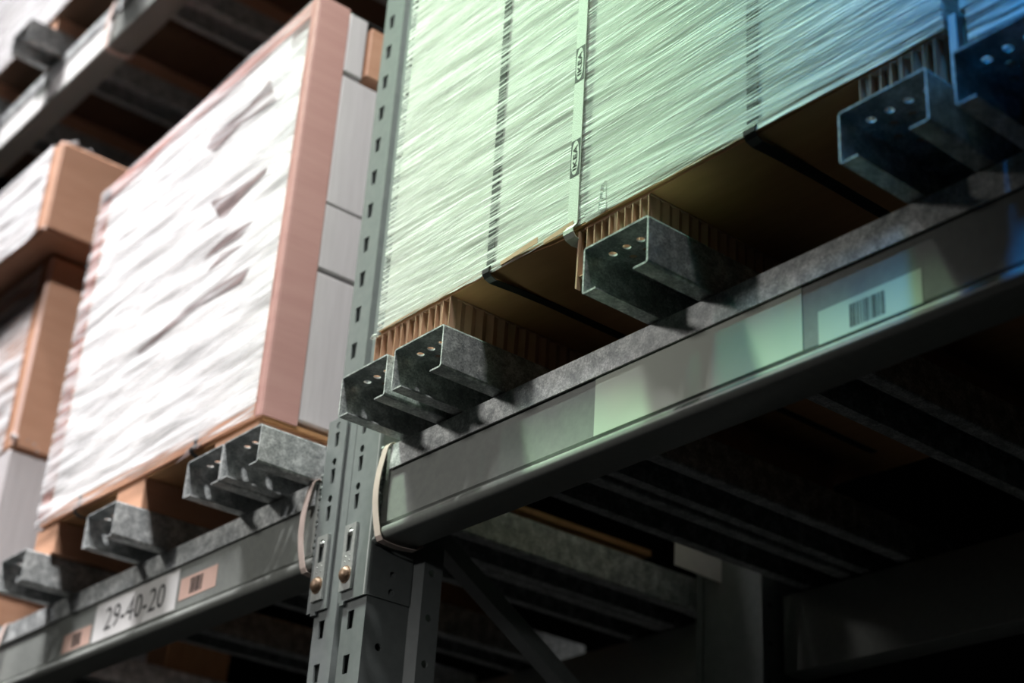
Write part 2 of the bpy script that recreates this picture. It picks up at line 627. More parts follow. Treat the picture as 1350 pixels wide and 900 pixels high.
# ------------------------------------------------------------------ beams
def beam_profile(dz, yflip=None):
    p = [(0.004, 2.5620), (0.004, 2.4370), (0.0075, 2.4345), (0.0075, 2.4295), (0.0020, 2.4285), (-0.0005, 2.4275), (-0.0021, 2.4260), (-0.0031, 2.4240),
         (-0.0035, 2.4215), (-0.0033, 2.4180), (-0.0022, 2.4145), (-0.0002, 2.4118), (0.0025, 2.4100), (0.0060, 2.4090),
         (0.0580, 2.4090), (0.0630, 2.4104), (0.0655, 2.4140), (0.0660, 2.5560), (0.0630, 2.5605), (0.0580, 2.5620)]
    if yflip is not None:
        p = [(yflip - y, z) for y, z in p]
    return [(y, z + dz) for y, z in p]


def make_beam(x0, x1, dz, label, yflip=None, ends=(True, True), strip=True):
    yb = 0.033 if yflip is None else yflip - 0.033
    t = thing('rack_beam', ((x0 + x1) / 2, yb, 2.409 + dz), label, 'rack beam')
    t['kind'] = 'thing'
    m = MB()
    pr = beam_profile(dz, yflip)
    n = len(pr)
    vs = [(x0, y, z) for y, z in pr] + [(x1, y, z) for y, z in pr]
    sm = [3, 4, 5, 6, 7, 8, 9, 11, 12, 14, 15]
    for i in range(n):
        j = (i + 1) % n
        m.add([vs[i], vs[j], vs[n + j], vs[n + i]], [(0, 1, 2, 3)])
    m.add(vs[:n], [tuple(range(n))])
    m.add(vs[n:], [tuple(reversed(range(n)))])
    o = m.build('beam_body', 'beam_paint', t)
    import bmesh
    bm = bmesh.new()
    bm.from_mesh(o.data)
    bmesh.ops.remove_doubles(bm, verts=bm.verts, dist=1e-5)
    bmesh.ops.recalc_face_normals(bm, faces=bm.faces)
    bm.to_mesh(o.data)
    bm.free()
    # smooth the rolled lip
    for p in o.data.polygons:
        p.use_smooth = True
    e = o.modifiers.new('split', 'EDGE_SPLIT')
    e.split_angle = math.radians(38)
    if strip:
        fy = (lambda y: y) if yflip is None else (lambda y: yflip - y)
        sx0 = x0 + 0.020
        sx1 = x1 - 0.020
        q = [(0.0015, 2.5225), (-0.0012, 2.5225), (-0.0012, 2.5630), (-0.0002, 2.5640), (0.0670, 2.5640), (0.0670, 2.5622), (0.0015, 2.5622)]
        m = MB()
        m.extrude([(0, fy(y), z + dz) for y, z in q], (sx0, 0, 0), (sx1, 0, 0))
        o = m.build('cover_strip', 'galvanised', t, label='galvanised steel cover strip folded over the top edge')
        fix_normals(o)
    return t


def connector(parent, xa, xb, side, xs, dz=0.0):
    """hooked end plate; side=+1: beam leaves to +x"""
    m = MB()
    y = -0.0035
    zb, zt = 2.325 + dz, 2.660 + dz
    rows = []
    for k in range(3):
        zc = 2.6460 - 0.0655 * k + dz
        rows.append((zc, 'hole'))
        rows.append((zc - 0.0250, 'slot'))
    cuts = []
    z = zb
    items = sorted(rows)
    bounds = [zb] + [(items[i][0] + items[i + 1][0]) / 2 for i in range(len(items) - 1)] + [zt]
    bounds[0] = items[0][0] - 0.022
    m.panel((0, y, 0), (1, 0, 0), (0, 0, 1), xa, xb, zb, bounds[0])
    for i, (zc, k) in enumerate(items):
        if k == 'hole':
            h = [(xs + 0.0062 * math.cos(t * math.pi / 6), zc + 0.0066 * math.sin(t * math.pi / 6)) for t in range(12)]
        else:
            h = [(xs - 0.0050, zc - 0.0135), (xs + 0.0050, zc - 0.0135), (xs + 0.0060, zc + 0.0125), (xs - 0.0060, zc + 0.0125)]
        m.panel((0, y, 0), (1, 0, 0), (0, 0, 1), xa, xb, bounds[i], bounds[i + 1], h, 0.003, (0, 1, 0))
    # rolled corner and side flange
    x_out = xb if side > 0 else xa
    s = side
    r = 0.007
    arc = []
    for k in range(6):
        a = k / 5 * math.pi / 2
        arc.append((x_out + s * r * math.sin(a), y + r * (1 - math.cos(a))))
    m.extrude([(x, yy, 0) for x, yy in arc], (0, 0, zb), (0, 0, zt), closed=False, smooth=True)
    xo = x_out + s * r
    prev = zb
    for zc in (2.3385 + dz, 2.3665 + dz):
        h = [(0.0437 + 0.0056 * math.cos(t * math.pi / 6), zc + 0.0056 * math.sin(t * math.pi / 6)) for t in range(12)]
        m.panel((xo, 0, 0), (0, 1, 0), (0, 0, 1), y + r, 0.080, prev, zc + 0.0135, h, 0.003, (-s, 0, 0))
        prev = zc + 0.0135
    m.panel((xo, 0, 0), (0, 1, 0), (0, 0, 1), y + r, 0.080, prev, zt)
    # thickness: bottom edge, rear edge, free front edge
    xi = xa if side > 0 else xb
    m.add([(xi, y, zb), (x_out, y, zb), (x_out, y + 0.003, zb), (xi, y + 0.003, zb)], [(0, 1, 2, 3)])
    m.add([(xo, y + r, zb), (xo, 0.080, zb), (xo - s * 0.003, 0.080, zb), (xo - s * 0.003, y + r, zb)], [(0, 1, 2, 3)])
    m.add([(xo, 0.080, zb), (xo, 0.080, zt), (xo - s * 0.003, 0.080, zt), (xo - s * 0.003, 0.080, zb)], [(0, 1, 2, 3)])
    m.add([(xi, y, zb), (xi, y, zt), (xi, y + 0.003, zt), (xi, y + 0.003, zb)], [(0, 1, 2, 3)])
    # locating nib under the free edge
    m.box(xs - 0.016, xs - 0.004, y - 0.001, y + 0.003, zb - 0.006, zb)
    c = m.build('connector_plate', 'grey_paint', parent)
    # safety clip: bent steel strip with a slot and a hook nub
    m = MB()
    w = 0.0155
    zc0, zc1 = 2.3410 + dz, 2.4500 + dz
    yc = y - 0.0050
    sl = [(xs - 0.0075, 2.4045 + dz), (xs + 0.0075, 2.4045 + dz), (xs + 0.0070, 2.4380 + dz), (xs + 0.003, 2.4430 + dz), (xs - 0.003, 2.4430 + dz), (xs - 0.0070, 2.4380 + dz)]
    m.panel((0, yc, 0), (1, 0, 0), (0, 0, 1), xs - w, xs + w, 2.3920 + dz, zc1, sl, 0.002, (0, 1, 0))
    m.panel((0, yc, 0), (1, 0, 0), (0, 0, 1), xs - w, xs + w, zc0, 2.3920 + dz)
    for sx in (-1, 1):
        x = xs + sx * w
        m.add([(x, yc, zc0), (x, yc, zc1), (x, y, zc1), (x, y, zc0)], [(0, 1, 2, 3)])
    m.add([(xs - w, yc, zc0), (xs + w, yc, zc0), (xs + w, y, zc0), (xs - w, y, zc0)], [(0, 1, 2, 3)])
    m.add([(xs - w, yc, zc1), (xs + w, yc, zc1), (xs + w, y, zc1), (xs - w, y, zc1)], [(0, 1, 2, 3)])
    for (dx, zz) in ((-0.006, 2.388), (0.006, 2.388), (-0.006, 2.397), (0.007, 2.397)):
        m.dome((xs + dx, yc, zz + dz), 0.0013, 0.001, n=8, rings=2)
    m.build('safety_clip', 'clip_steel', c, label='bare steel safety clip strip')
    m = MB()
    m.sphere((xs, y - 0.002, 2.4360 + dz), 0.0072, 12, 8, (1, 0.8, 0.75))
    m.build('hook_nub', 'clip_steel', c)
    m = MB()
    m.cyl((xs, yc, 2.3660 + dz), (xs, yc - 0.0015, 2.3660 + dz), 0.0142, 18)
    m.dome((xs, yc - 0.0015, 2.3660 + dz), 0.0125, 0.0085, n=18, rings=5)
    m.build('bolt', 'brass', c, label='brass coloured round bolt head')
    # weld bead between plate and beam
    return c


def weld(parent, x, dz=0.0):
    m = MB()
    rr = random.Random(3)
    z = 2.412 + dz
    while z < 2.566 + dz:
        m.sphere((x + rr.uniform(-0.001, 0.001), 0.0015 + rr.uniform(-0.001, 0.001), z), 0.0052 + rr.uniform(-0.0012, 0.0012), 8, 5)
        z += 0.0036
    y = 0.003
    while y < 0.064:
        m.sphere((x + rr.uniform(-0.001, 0.001), y, 2.4095 + dz), 0.0045, 8, 5)
        y += 0.004
    m.build('weld_bead', 'weld_steel', parent)


def flat_rect(m, x0, x1, z0, z1, y, t=0.0006):
    m.box(x0, x1, y - t, y, z0, z1)


def barcode(parent, x0, x1, z0, z1, y, seed):
    m = MB()
    rr = random.Random(seed)
    x = x0
    while x < x1 - 0.0015:
        w = rr.choice((0.0009, 0.0014, 0.0022))
        m.box(x, min(x + w, x1), y - 0.0003, y, z0, z1)
        x += w + rr.choice((0.0009, 0.0012, 0.0019))
    m.build('barcode', 'ink', parent)


FY = 0.004   # label face of the beams
b_right = make_beam(0.104, 2.90, 0.0, 'grey front beam of the right bay with a blank pale label and galvanised strip')
connector(b_right, 0.0225, 0.0900, 1, 0.0435)
weld(b_right, 0.1010)
m = MB()
m.add([(0.599, FY - 0.0010, 2.4365), (0.966, FY - 0.0010, 2.4365), (0.966, FY - 0.0010, 2.5225), (0.599, FY - 0.0010, 2.5225)], [(0, 1, 2, 3)])
m.box(0.599, 0.966, FY - 0.0009, FY, 2.4365, 2.5225)
m.build('blank_label', 'paper_green', b_right, label='large blank pale location label')
m = MB()
flat_rect(m, 0.990, 1.1395, 2.4352, 2.4790, FY)
l2 = m.build('barcode_label', 'paper_green', b_right, label='small pale label with a barcode in its middle')
barcode(l2, 1.037, 1.0895, 2.4410, 2.4710, FY - 0.0006, 5)

b_left = make_beam(-2.90, -0.070, -0.004, 'grey front beam of the left bay carrying the 29-40-20 label')
connector(b_left, -0.0640, -0.0110, -1, -0.0365)
weld(b_left, -0.0690)
m = MB()
flat_rect(m, -0.872, -0.539, 2.4345, 2.5130, FY - 0.0004)
l = m.build('location_label', 'paper_white', b_left, label='white location label printed 29-40-20 in black')
vs, fs = text_mesh('29-40-20')
m = MB()
tx0, tx1, tz0, tz1 = -0.826, -0.585, 2.4500, 2.4970
m.add([(tx0 + u * (tx1 - tx0), FY - 0.0013, tz0 + v * (tz1 - tz0)) for u, v in vs], fs)
m.build('lettering', 'ink_grey', l)
m = MB()
flat_rect(m, -0.530, -0.397, 2.4480, 2.4900, FY)
l = m.build('barcode_label', 'paper_pink', b_left, label='pinkish barcode label right of the printed location label')
barcode(l, -0.492, -0.446, 2.4540, 2.4840, FY - 0.0006, 8)
m = MB()
flat_rect(m, -1.008, -0.8850, 2.4375, 2.4765, FY)
l = m.build('barcode_label', 'paper_pink', b_left, label='pinkish barcode label left of the printed location label')
barcode(l, -0.965, -0.925, 2.4430, 2.4710, FY - 0.0006, 9)

UP = 1.80
b_up = make_beam(-4.6, -0.070, UP, 'dark front beam of the upper level at top left with bright white labels')
connector(b_up, -0.0640, -0.0110, -1, -0.0365, UP)
for (xa, xb) in ((-1.860, -1.470), (-2.230, -1.960)):
    m = MB()
    flat_rect(m, xa, xb, 2.4350 + UP, 2.5220 + UP, FY)
    m.build('location_label', 'paper_white', b_up, label='bright white blank location label')
m = MB()
flat_rect(m, -1.958, -1.864, 2.4350 + UP, 2.4800 + UP, FY)
m.build('barcode_label', 'paper_white', b_up, label='small pale label between the big white ones')

make_beam(0.100, 2.90, 0.0, 'grey rear beam of the right bay, behind the shelf channels', yflip=1.0, strip=False)
make_beam(-2.90, -0.070, -0.004, 'grey rear beam of the left bay, behind the shelf channels', yflip=1.0, strip=False)
make_beam(-4.6, -0.070, UP, 'dark rear beam of the upper level at top left', yflip=1.0, strip=False)


# ------------------------------------------------------------------ shelf channels
def channel_mesh():
    """galvanised C-channel: x 0..0.122, y -0.116..1.06, z 0..0.069 (opens downwards)"""
    W, H, LP, T = 0.122, 0.069, 0.026, 0.0026
    ya, yb = -0.116, 1.06
    m = MB()
    # folded section: lips and walls as closed strips with thickness (outer and inner skins, rounded folds)
    r = 0.004
    outer = [(LP, 0), (r, 0), (r * 0.3, r * 0.3), (0, r), (0, H - r), (r * 0.3, H - r * 0.3), (r, H)]
    inner = [(r, H - T), (T + 0.0008, H - T - 0.0008), (T, H - r), (T, r), (T + 0.0008, T + 0.0008), (r, T), (LP, T)]
    sec = outer + inner
    for mir in (0, 1):
        pts = [((W - x) if mir else x, 0, z) for x, z in sec]
        m.extrude(pts, (0, ya, 0), (0, yb, 0))
    # top web with staggered rows of punched holes, upper and lower skin
    rows = [(-0.083, [0.0205 + 0.0262 * k for k in range(4)]), (-0.0590, [0.0336 + 0.0262 * k for k in range(3)]),
            (-0.0350, [0.0205 + 0.0262 * k for k in range(4)]), (-0.0110, [0.0336 + 0.0262 * k for k in range(3)])]
    x0, x1 = r, W - r
    for z, dep in ((H, 0), (H - T, T)):
        yy = ya
        for (yc, xs) in rows:
            if yc == rows[0][0]:
                m.panel((0, 0, z), (1, 0, 0), (0, 1, 0), x0, x1, ya, yc - 0.012)
            edges = [x0] + [(xs[i] + xs[i + 1]) / 2 for i in range(len(xs) - 1)] + [x1]
            for i, xc in enumerate(xs):
                h = [(xc + 0.0060 * math.cos(t * math.pi / 7), yc + 0.0060 * math.sin(t * math.pi / 7)) for t in range(14)]
                m.panel((0, 0, z), (1, 0, 0), (0, 1, 0), edges[i], edges[i + 1], yc - 0.012, yc + 0.012, h, dep, (0, 0, 1))
            yy = yc + 0.012
        m.panel((0, 0, z), (1, 0, 0), (0, 1, 0), x0, x1, yy, yb)
    m.add([(x0, ya, H), (x1, ya, H), (x1, ya, H - T), (x0, ya, H - T)], [(0, 1, 2, 3)])
    m.add([(x0, yb, H), (x1, yb, H), (x1, yb, H - T), (x0, yb, H - T)], [(0, 1, 2, 3)])
    o = m.build('shelf_channel', 'galvanised')
    return o


chan0 = channel_mesh()
first = [True]


def channel(x, dz, label, group):
    o = chan0 if first[0] else chan0.copy()
    if not first[0]:
        COL.objects.link(o)
    first[0] = False
    o.location = (x, 0, 2.566 + dz)
    tag(o, label, 'shelf channel', group)


G1 = 'galvanised channels across the right bay'
channel(0.1410, 0, 'galvanised shelf channel nearest the right of the upright, left one of a touching pair', G1)
channel(0.2790, 0, 'galvanised shelf channel with bright side wall, right one of the pair beside the upright', G1)
channel(0.7005, 0, 'lone galvanised shelf channel under the corrugated foot above the blank pale label', G1)
channel(1.1270, 0, 'dark galvanised shelf channel above the barcode label of the right bay', G1)
channel(1.2820, 0, 'blue lit galvanised shelf channel at the right edge of the photo', G1)
G2 = 'galvanised channels across the left bay'
channel(-0.2130, -0.005, 'galvanised shelf channel of the left bay nearest the upright, right one of a pair', G2)
channel(-0.3370, -0.005, 'galvanised shelf channel of the left bay, left one of the pair near the upright', G2)
channel(-0.7240, -0.005, 'blurred galvanised shelf channel above the 29-40-20 label', G2)
channel(-1.1180, -0.005, 'blurred galvanised shelf channel in the lower left corner of the photo', G2)
channel(-1.6900, -0.005, 'galvanised shelf channel under the white carton at the left edge', G2)
G3 = 'channels of the upper level'
for x in (-1.905, -2.35, -1.42, -0.95, -0.52):
    channel(x, UP, {-1.905: 'pale blurred shelf channel at top left above the bright labels', -2.35: 'shelf channel of the upper level left of the picture edge',
                    -1.42: 'dark upper level shelf channel just right of the bright labels',
                    -0.95: 'dark upper level shelf channel above the wrapped left load',
                    -0.52: 'dark upper level shelf channel nearest the upright'}[x], G3)


# ------------------------------------------------------------------ cable ties
def cable_tie(xf, dz, label, w=0.0150, bulge=0.004):
    pts = []

    def p(x, y, z):
        pts.append((x, y, z + dz))
    zt, zb = 2.5672, 2.4050
    for k in range(9):
        t = k / 8
        z = zt - 0.008 + (zb + 0.016 - zt + 0.008) * t
        p(xf + 0.010 - 0.015 * math.sin(math.pi * (0.12 + 0.76 * t)), -0.0055 - bulge * math.sin(math.pi * t), z)
    p(xf + 0.0065, -0.0045, zb + 0.008)
    p(xf + 0.008, -0.001, zb + 0.001)
    for k in range(6):
        t = (k + 1) / 7
        p(xf + 0.008 + 0.008 * t, 0.070 * t, zb - 0.0035 * math.sin(math.pi * t))
    p(xf + 0.016, 0.0690, zb + 0.004)
    p(xf + 0.014, 0.0700, zb + 0.05)
    p(xf + 0.010, 0.0700, zt - 0.02)
    p(xf + 0.008, 0.0670, zt + 0.0005)
    p(xf + 0.008, 0.030, zt + 0.0010)
    p(xf + 0.009, 0.000, zt + 0.0005)
    p(xf + 0.0085, -0.0040, zt - 0.003)
    m = MB()
    m.ribbon(pts, (1, 0, 0), w, 0.0014, closed=True)
    o = m.build('cable_tie', 'nylon_tie')
    fix_normals(o)
    recentre(o, (xf, 0.03, zb + dz))
    tag(o, label, 'cable tie', 'pale cable ties round the beam ends')


cable_tie(0.1110, 0.0, 'pale plastic tie looped round the right beam beside the upright')
cable_tie(-0.1000, -0.004, 'pale plastic tie looped round the left beam beside the upright')
cable_tie(-1.3220, -0.004, 'blurred pale plastic tie at the lower left picture edge')
cable_tie(-1.4650, UP, 'blurred pale tie round the upper beam at top left', 0.02)


# ------------------------------------------------------------------ load parts
def film_sheet(parent, name, mat, corners, nx, nz, amp, hem, seed, y_off=0.0):
    """front film panel: corners BL, BR, TR, TL as (x, z); slightly rippled, wavy hem"""
    (bl, br, tr, tl), y = corners
    vs, fs = [], []
    for j in range(nz + 1):
        v = j / nz
        for i in range(nx + 1):
            u = i / nx
            x = (bl[0] * (1 - u) + br[0] * u) * (1 - v) + (tl[0] * (1 - u) + tr[0] * u) * v
            z = (bl[1] * (1 - u) + br[1] * u) * (1 - v) + (tl[1] * (1 - u) + tr[1] * u) * v
            n = noise.noise(Vector((x * 2.5 + seed, seed * 3.1, z * 22))) + 0.6 * noise.noise(Vector((x * 5 + seed, 4.0, z * 60)))
            edge = min(1.0, min(u, 1 - u) * nx / 3.0)
            yy = y - amp * 0.6 + amp * n * edge
            if j == 0:
                z += hem * noise.noise(Vector((x * 9 + seed, 1.7, 0.3))) + hem * 0.5 * noise.noise(Vector((x * 40, 2.2, seed)))
            vs.append((x, yy, z))
    for j in range(nz):
        for i in range(nx):
            a = j * (nx + 1) + i
            fs.append((a, a + 1, a + nx + 2, a + nx + 1))
    m = MB()
    m.add(vs, fs, True)
    return m


def corrugated_foot(parent, x0, x1, y0, y1, z0, z1, pitch, seed):
    m = MB()
    rr = random.Random(seed)
    # solid core behind the fluted face, closed by thin top and bottom liners
    m.box(x0 + 0.002, x1 - 0.004, y0 + 0.012, y1, z0 + 0.001, z1 - 0.001)
    m.box(x0, x1, y0 + 0.0008, y1, z1 - 0.0018, z1)
    m.box(x0, x1, y0 + 0.0008, y1, z0, z0 + 0.0018)
    x = x0
    pts_b, pts_t = [], []
    k = 0
    while x <= x1 + 1e-6:
        lean = rr.uniform(-0.35, 0.35) * pitch
        yy = y0 + (0.0 if k % 2 == 0 else 0.011) + rr.uniform(-0.001, 0.001)
        pts_b.append((x, yy, z0 + 0.0018))
        pts_t.append((min(max(x + lean, x0), x1), yy, z1 - 0.0018))
        x += pitch * (0.35 if k % 2 == 0 else 0.65) * rr.uniform(0.85, 1.15)
        k += 1
    for i in range(len(pts_b) - 1):
        m.add([pts_b[i], pts_b[i + 1], pts_t[i + 1], pts_t[i]], [(0, 1, 2, 3)])
    # thin standing sheets that end flush with the face
    x = x0
    while x < x1:
        m.box(x, x + 0.0012, y0 - 0.0004, y0 + 0.013, z0 + 0.001, z1 - 0.001)
        x += pitch
    # fluted right side
    yy = y0
    k = 0
    prev = None
    while yy < min(y1, y0 + 0.4):
        q = (x1 - (0.0 if k % 2 == 0 else 0.004), yy)
        if prev:
            m.add([(prev[0], prev[1], z0), (q[0], q[1], z0), (q[0], q[1], z1), (prev[0], prev[1], z1)], [(0, 1, 2, 3)])
        prev = q
        yy += pitch * 0.6
        k += 1
    o = m.build('corrugated_foot', 'kraft_foot', parent)
    fix_normals(o)
    return o


def strap_path(x, y_front, z_bot, z_top, y_end, dx=0.0):
    p = []
    n = 12
    for k in range(n + 1):
        t = k / n
        p.append((x + dx * (1 - t), y_front, z_top + (z_bot + 0.016 - z_top) * t))
    p += [(x, y_front - 0.0030, z_bot + 0.011), (x, y_front - 0.0075, z_bot + 0.005), (x, y_front - 0.0070, z_bot - 0.001), (x, y_front - 0.0020, z_bot - 0.0065),
          (x, y_front + 0.008, z_bot - 0.0095), (x, y_front + 0.022, z_bot - 0.0085), (x, y_front + 0.05, z_bot - 0.0065), (x, y_front + 0.12, z_bot - 0.004), (x, y_end, z_bot - 0.003)]
    return p


# ------------------------------------------------------------------ right load (main wrapped load)
FR = -0.072
load = thing('pallet_load', (0.70, 0.40, 2.635), 'large film wrapped carton load with a printed strap on corrugated feet, right of the upright', 'pallet load',
             'wrapped loads on the shelf level')
X0, X1, ZB, ZT = 0.160, 1.246, 2.7215, 4.02
m = MB()
m.rbox(X0 + 0.004, X1 - 0.004, FR + 0.004, 0.88, ZB + 0.004, ZT, 0.004)
m.build('carton', 'carton_grey', load)
# bottom tray of brown board with sagging panels and a torn edge
m = MB()
nx = 60
vs, fs = [], []
for j in range(9):
    y = FR + 0.003 + (0.875 - FR) * (j / 8) ** 1.6
    for i in range(nx + 1):
        u = i / nx
        x = X0 + 0.004 + (X1 - X0 - 0.008) * u
        drop = 0.0105 * max(0.0, min(1.0, (x - 0.50) / 0.10))
        sag = 0.004 * math.sin(math.pi * min(1, max(0, (x - 0.34) / 0.30))) + 0.003 * math.sin(math.pi * min(1, max(0, (x - 0.78) / 0.34)))
        z = ZB - 0.0015 - drop - sag * min(1, j / 2) + 0.0012 * noise.noise(Vector((x * 14, y * 6, 2)))
        vs.append((x, y, z))
for j in range(8):
    for i in range(nx):
        a = j * (nx + 1) + i
        fs.append((a, a + nx + 1, a + nx + 2, a + 1))
m.add(vs, fs, True)
# front edge of the tray: double board with dark gap
for i in range(nx):
    a, b = vs[i], vs[i + 1]
    m.add([a, b, (b[0], b[1], b[2] + 0.010), (a[0], a[1], a[2] + 0.010)], [(0, 1, 2, 3)])
    m.add([(a[0], a[1] - 0.0042, a[2] + 0.0035), (b[0], b[1] - 0.0042, b[2] + 0.0035), (b[0], b[1] - 0.0042, b[2] + 0.006), (a[0], a[1] - 0.0042, a[2] + 0.006)], [(0, 1, 2, 3)])
    m.add([(a[0], a[1] - 0.0042, a[2] + 0.0035), (b[0], b[1] - 0.0042, b[2] + 0.0035), (b[0], b[1] + 0.004, b[2] + 0.0035), (a[0], a[1] + 0.004, a[2] + 0.0035)], [(0, 1, 2, 3)])
m.build('bottom_tray', 'kraft_tray', load)
# torn flaps hanging from the tray edge
m = MB()
for (xa, xb, za, zb) in ((0.470, 0.556, 2.7255, 2.7300), (0.566, 0.632, 2.7215, 2.7245)):
    m.hexa([(xa, FR - 0.004, za - 0.006), (xb, FR - 0.007, zb - 0.010), (xb, FR - 0.0064, zb - 0.010), (xa, FR - 0.0034, za - 0.006),
            (xa, FR - 0.004, za), (xb, FR - 0.007, zb), (xb, FR - 0.0064, zb), (xa, FR - 0.0034, za)])
m.build('torn_edge', 'kraft_foot', load)
for (xa, xb, seed, pit) in ((0.154, 0.348, 1, 0.0175), (0.638, 0.776, 2, 0.0150), (1.124, 1.243, 3, 0.0150)):
    corrugated_foot(load, xa, xb, FR + 0.001, 0.80, 2.6352, ZB - 0.003 - (0.0105 if xa > 0.5 else 0), pit, seed)
# strip of torn paper hanging at the left of the middle foot
m = MB()
m.hexa([(0.6355, FR - 0.001, 2.618), (0.6385, FR - 0.001, 2.6155), (0.6390, FR + 0.006, 2.6155), (0.6360, FR + 0.006, 2.618),
        (0.6375, FR - 0.001, 2.706), (0.6400, FR - 0.001, 2.706), (0.6405, FR + 0.006, 2.706), (0.6380, FR + 0.006, 2.706)])
m.build('torn_paper', 'kraft_foot', load)
# twist of film at the lower left corner
m = MB()
m.sphere((X0 - 0.004, FR - 0.003, 2.7170), 0.006, 8, 5, (1.3, 0.8, 0.7))
m.sphere((X0 - 0.010, FR - 0.003, 2.7155), 0.004, 8, 5, (1.2, 0.8, 0.9))
m.build('film_twist', 'film_fine', load)
# black straps under the film
for (x, dx) in ((0.4385, -0.010), (0.9575, 0.003)):
    m = MB()
    m.ribbon(strap_path(x, FR + 0.0012, ZB - (0.002 if x < 0.5 else 0.011), ZT - 0.02, 0.80, dx), (1, 0, 0), 0.0155 if x < 0.6 else 0.019, 0.0012)
    o = m.build('strap', 'black_band', load, label='black plastic strap running under the film')
    fix_normals(o)
# the film itself: front with hem, sides
m = film_sheet(load, 'f', 'film_fine', (((X0, ZB), (X1, ZB - 0.014), (X1, ZT), (X0, ZT)), FR - 0.0015), 130, 170, 0.0022, 0.0025, 1.0)
m.add([(X0, FR - 0.002, ZB), (X0, 0.88, ZB), (X0, 0.88, ZT), (X0, FR - 0.002, ZT)], [(0, 1, 2, 3)])
m.add([(X1, FR - 0.002, ZB - 0.01), (X1, 0.88, ZB), (X1, 0.88, ZT), (X1, FR - 0.002, ZT)], [(0, 1, 2, 3)])
m.build('stretch_film', 'film_fine', load, label='translucent stretch film drawn in fine diagonal streaks')
# crumpled film edge beside the middle foot
m = MB()
m.hexa([(0.655, FR - 0.004, 2.7120), (0.694, FR - 0.004, 2.7135), (0.694, FR - 0.003, 2.7135), (0.655, FR - 0.003, 2.7120),
        (0.652, FR - 0.006, 2.7300), (0.690, FR - 0.0055, 2.7360), (0.690, FR - 0.003, 2.7360), (0.652, FR - 0.003, 2.7300)])
m.hexa([(0.682, FR - 0.006, 2.7140), (0.695, FR - 0.004, 2.7160), (0.695, FR - 0.003, 2.7160), (0.682, FR - 0.003, 2.7140),
        (0.688, FR - 0.008, 2.7560), (0.694, FR - 0.005, 2.7620), (0.694, FR - 0.003, 2.7620), (0.688, FR - 0.003, 2.7560)])
m.build('crumpled_edge', 'film_fine', load)
# printed woven strap over the film
noisy('strap_woven', (0.56, 0.57, 0.52), (0.70, 0.71, 0.66), (700, 700, 700), 0.6, 0, 0.35, 2)
m = MB()
sp = strap_path(0.6290, FR - 0.0052, 2.7030, ZT - 0.02, 0.10, -0.001)
m.ribbon(sp, (1, 0, 0), 0.0205, 0.0010)
st = m.build('printed_strap', 'strap_woven', load, label='pale woven strap printed with dark oval logos')
fix_normals(st)
lvs, lfs = text_mesh('IKEA')
for zc in (2.8290, 2.9925, 3.156, 3.320):
    m = MB()
    xc = 0.6285
    hw, hl = 0.0096, 0.0305
    y = FR - 0.0059
    m.cur = 0
    m.box(xc - hw, xc + hw, y - 0.0002, y, zc - hl, zc + hl)
    m.cur = 1
    n = 28
    ell = []
    for i in range(n):
        t = 2 * math.pi * i / n
        ell.append((xc + math.copysign(abs(math.cos(t)) ** 0.85, math.cos(t)) * hw * 0.80, y - 0.0004, zc + math.copysign(abs(math.sin(t)) ** 0.85, math.sin(t)) * hl * 0.93))
    m.add(ell, [tuple(range(n))])
    m.cur = 2
    # lettering reads upwards along the strap
    off = (0.0, 0.0)
    for dx in (0.0, 0.0007, -0.0007):
        m.add([(xc + dx + (0.5 - v) * 0.0082, y - 0.0006 - 0.00001 * abs(dx) * 1e3, zc + (u - 0.5) * 0.041 + dx * 0.4) for u, v in lvs], lfs)
    m.build('logo', ['ink_grey', 'strap_woven', 'ink_grey'], st, label='dark panel with a pale oval and bold letters')

# ------------------------------------------------------------------ second load of the right bay (blue corner)
ld = thing('pallet_load', (1.75, 0.40, 2.635), 'blue lit carton load in the top right corner of the photo', 'pallet load', 'wrapped loads on the shelf level')
m = MB()
m.rbox(1.262, 2.35, FR + 0.002, 0.88, 2.7240, 3.7, 0.004)
m.build('carton', 'carton_grey', ld)
m = film_sheet(ld, 'f', 'film_fine', (((1.276, 2.641), (2.352, 2.641), (2.352, 3.7), (1.262, 3.7)), FR - 0.001), 60, 50, 0.0015, 0.002, 5.0)
m.build('stretch_film', 'film_fine', ld)
m = MB()
m.rbox(1.2485, 1.2595, FR + 0.002, 0.40, 2.6355, 2.728, 0.001)
m.build('end_board', 'carton_white', ld)
corrugated_foot(ld, 1.262, 1.400, FR + 0.012, 0.80, 2.6352, 2.7235, 0.015, 11)

# ------------------------------------------------------------------ left load
ll = thing('pallet_load', (-0.63, 0.40, 2.63), 'tall white film wrapped load with pinkish edge boards, left of the upright', 'pallet load', 'wrapped loads on the shelf level')
BL, BR, TR, TL = (-1.072, 2.706), (-0.182, 2.690), (-0.186, 3.595), (-1.078, 3.540)


def lerp2(u, v):
    x = (BL[0] * (1 - u) + BR[0] * u) * (1 - v) + (TL[0] * (1 - u) + TR[0] * u) * v
    z = (BL[1] * (1 - u) + BR[1] * u) * (1 - v) + (TL[1] * (1 - u) + TR[1] * u) * v
    return x, z


YL = FR + 0.002
m = MB()
e = 0.004
m.hexa([(BL[0] + e, YL, BL[1]), (BR[0] - e, YL, BR[1]), (BR[0] - e, 0.0, BR[1] + 0.006), (BL[0] + e, 0.0, BL[1]),
        (TL[0] + e, YL, TL[1] - e), (TR[0] - e, YL, TR[1] - e), (TR[0] - e, 0.0, TR[1] - e), (TL[0] + e, 0.0, TL[1] - e)])
m.build('carton', 'kraft_tan', ll)


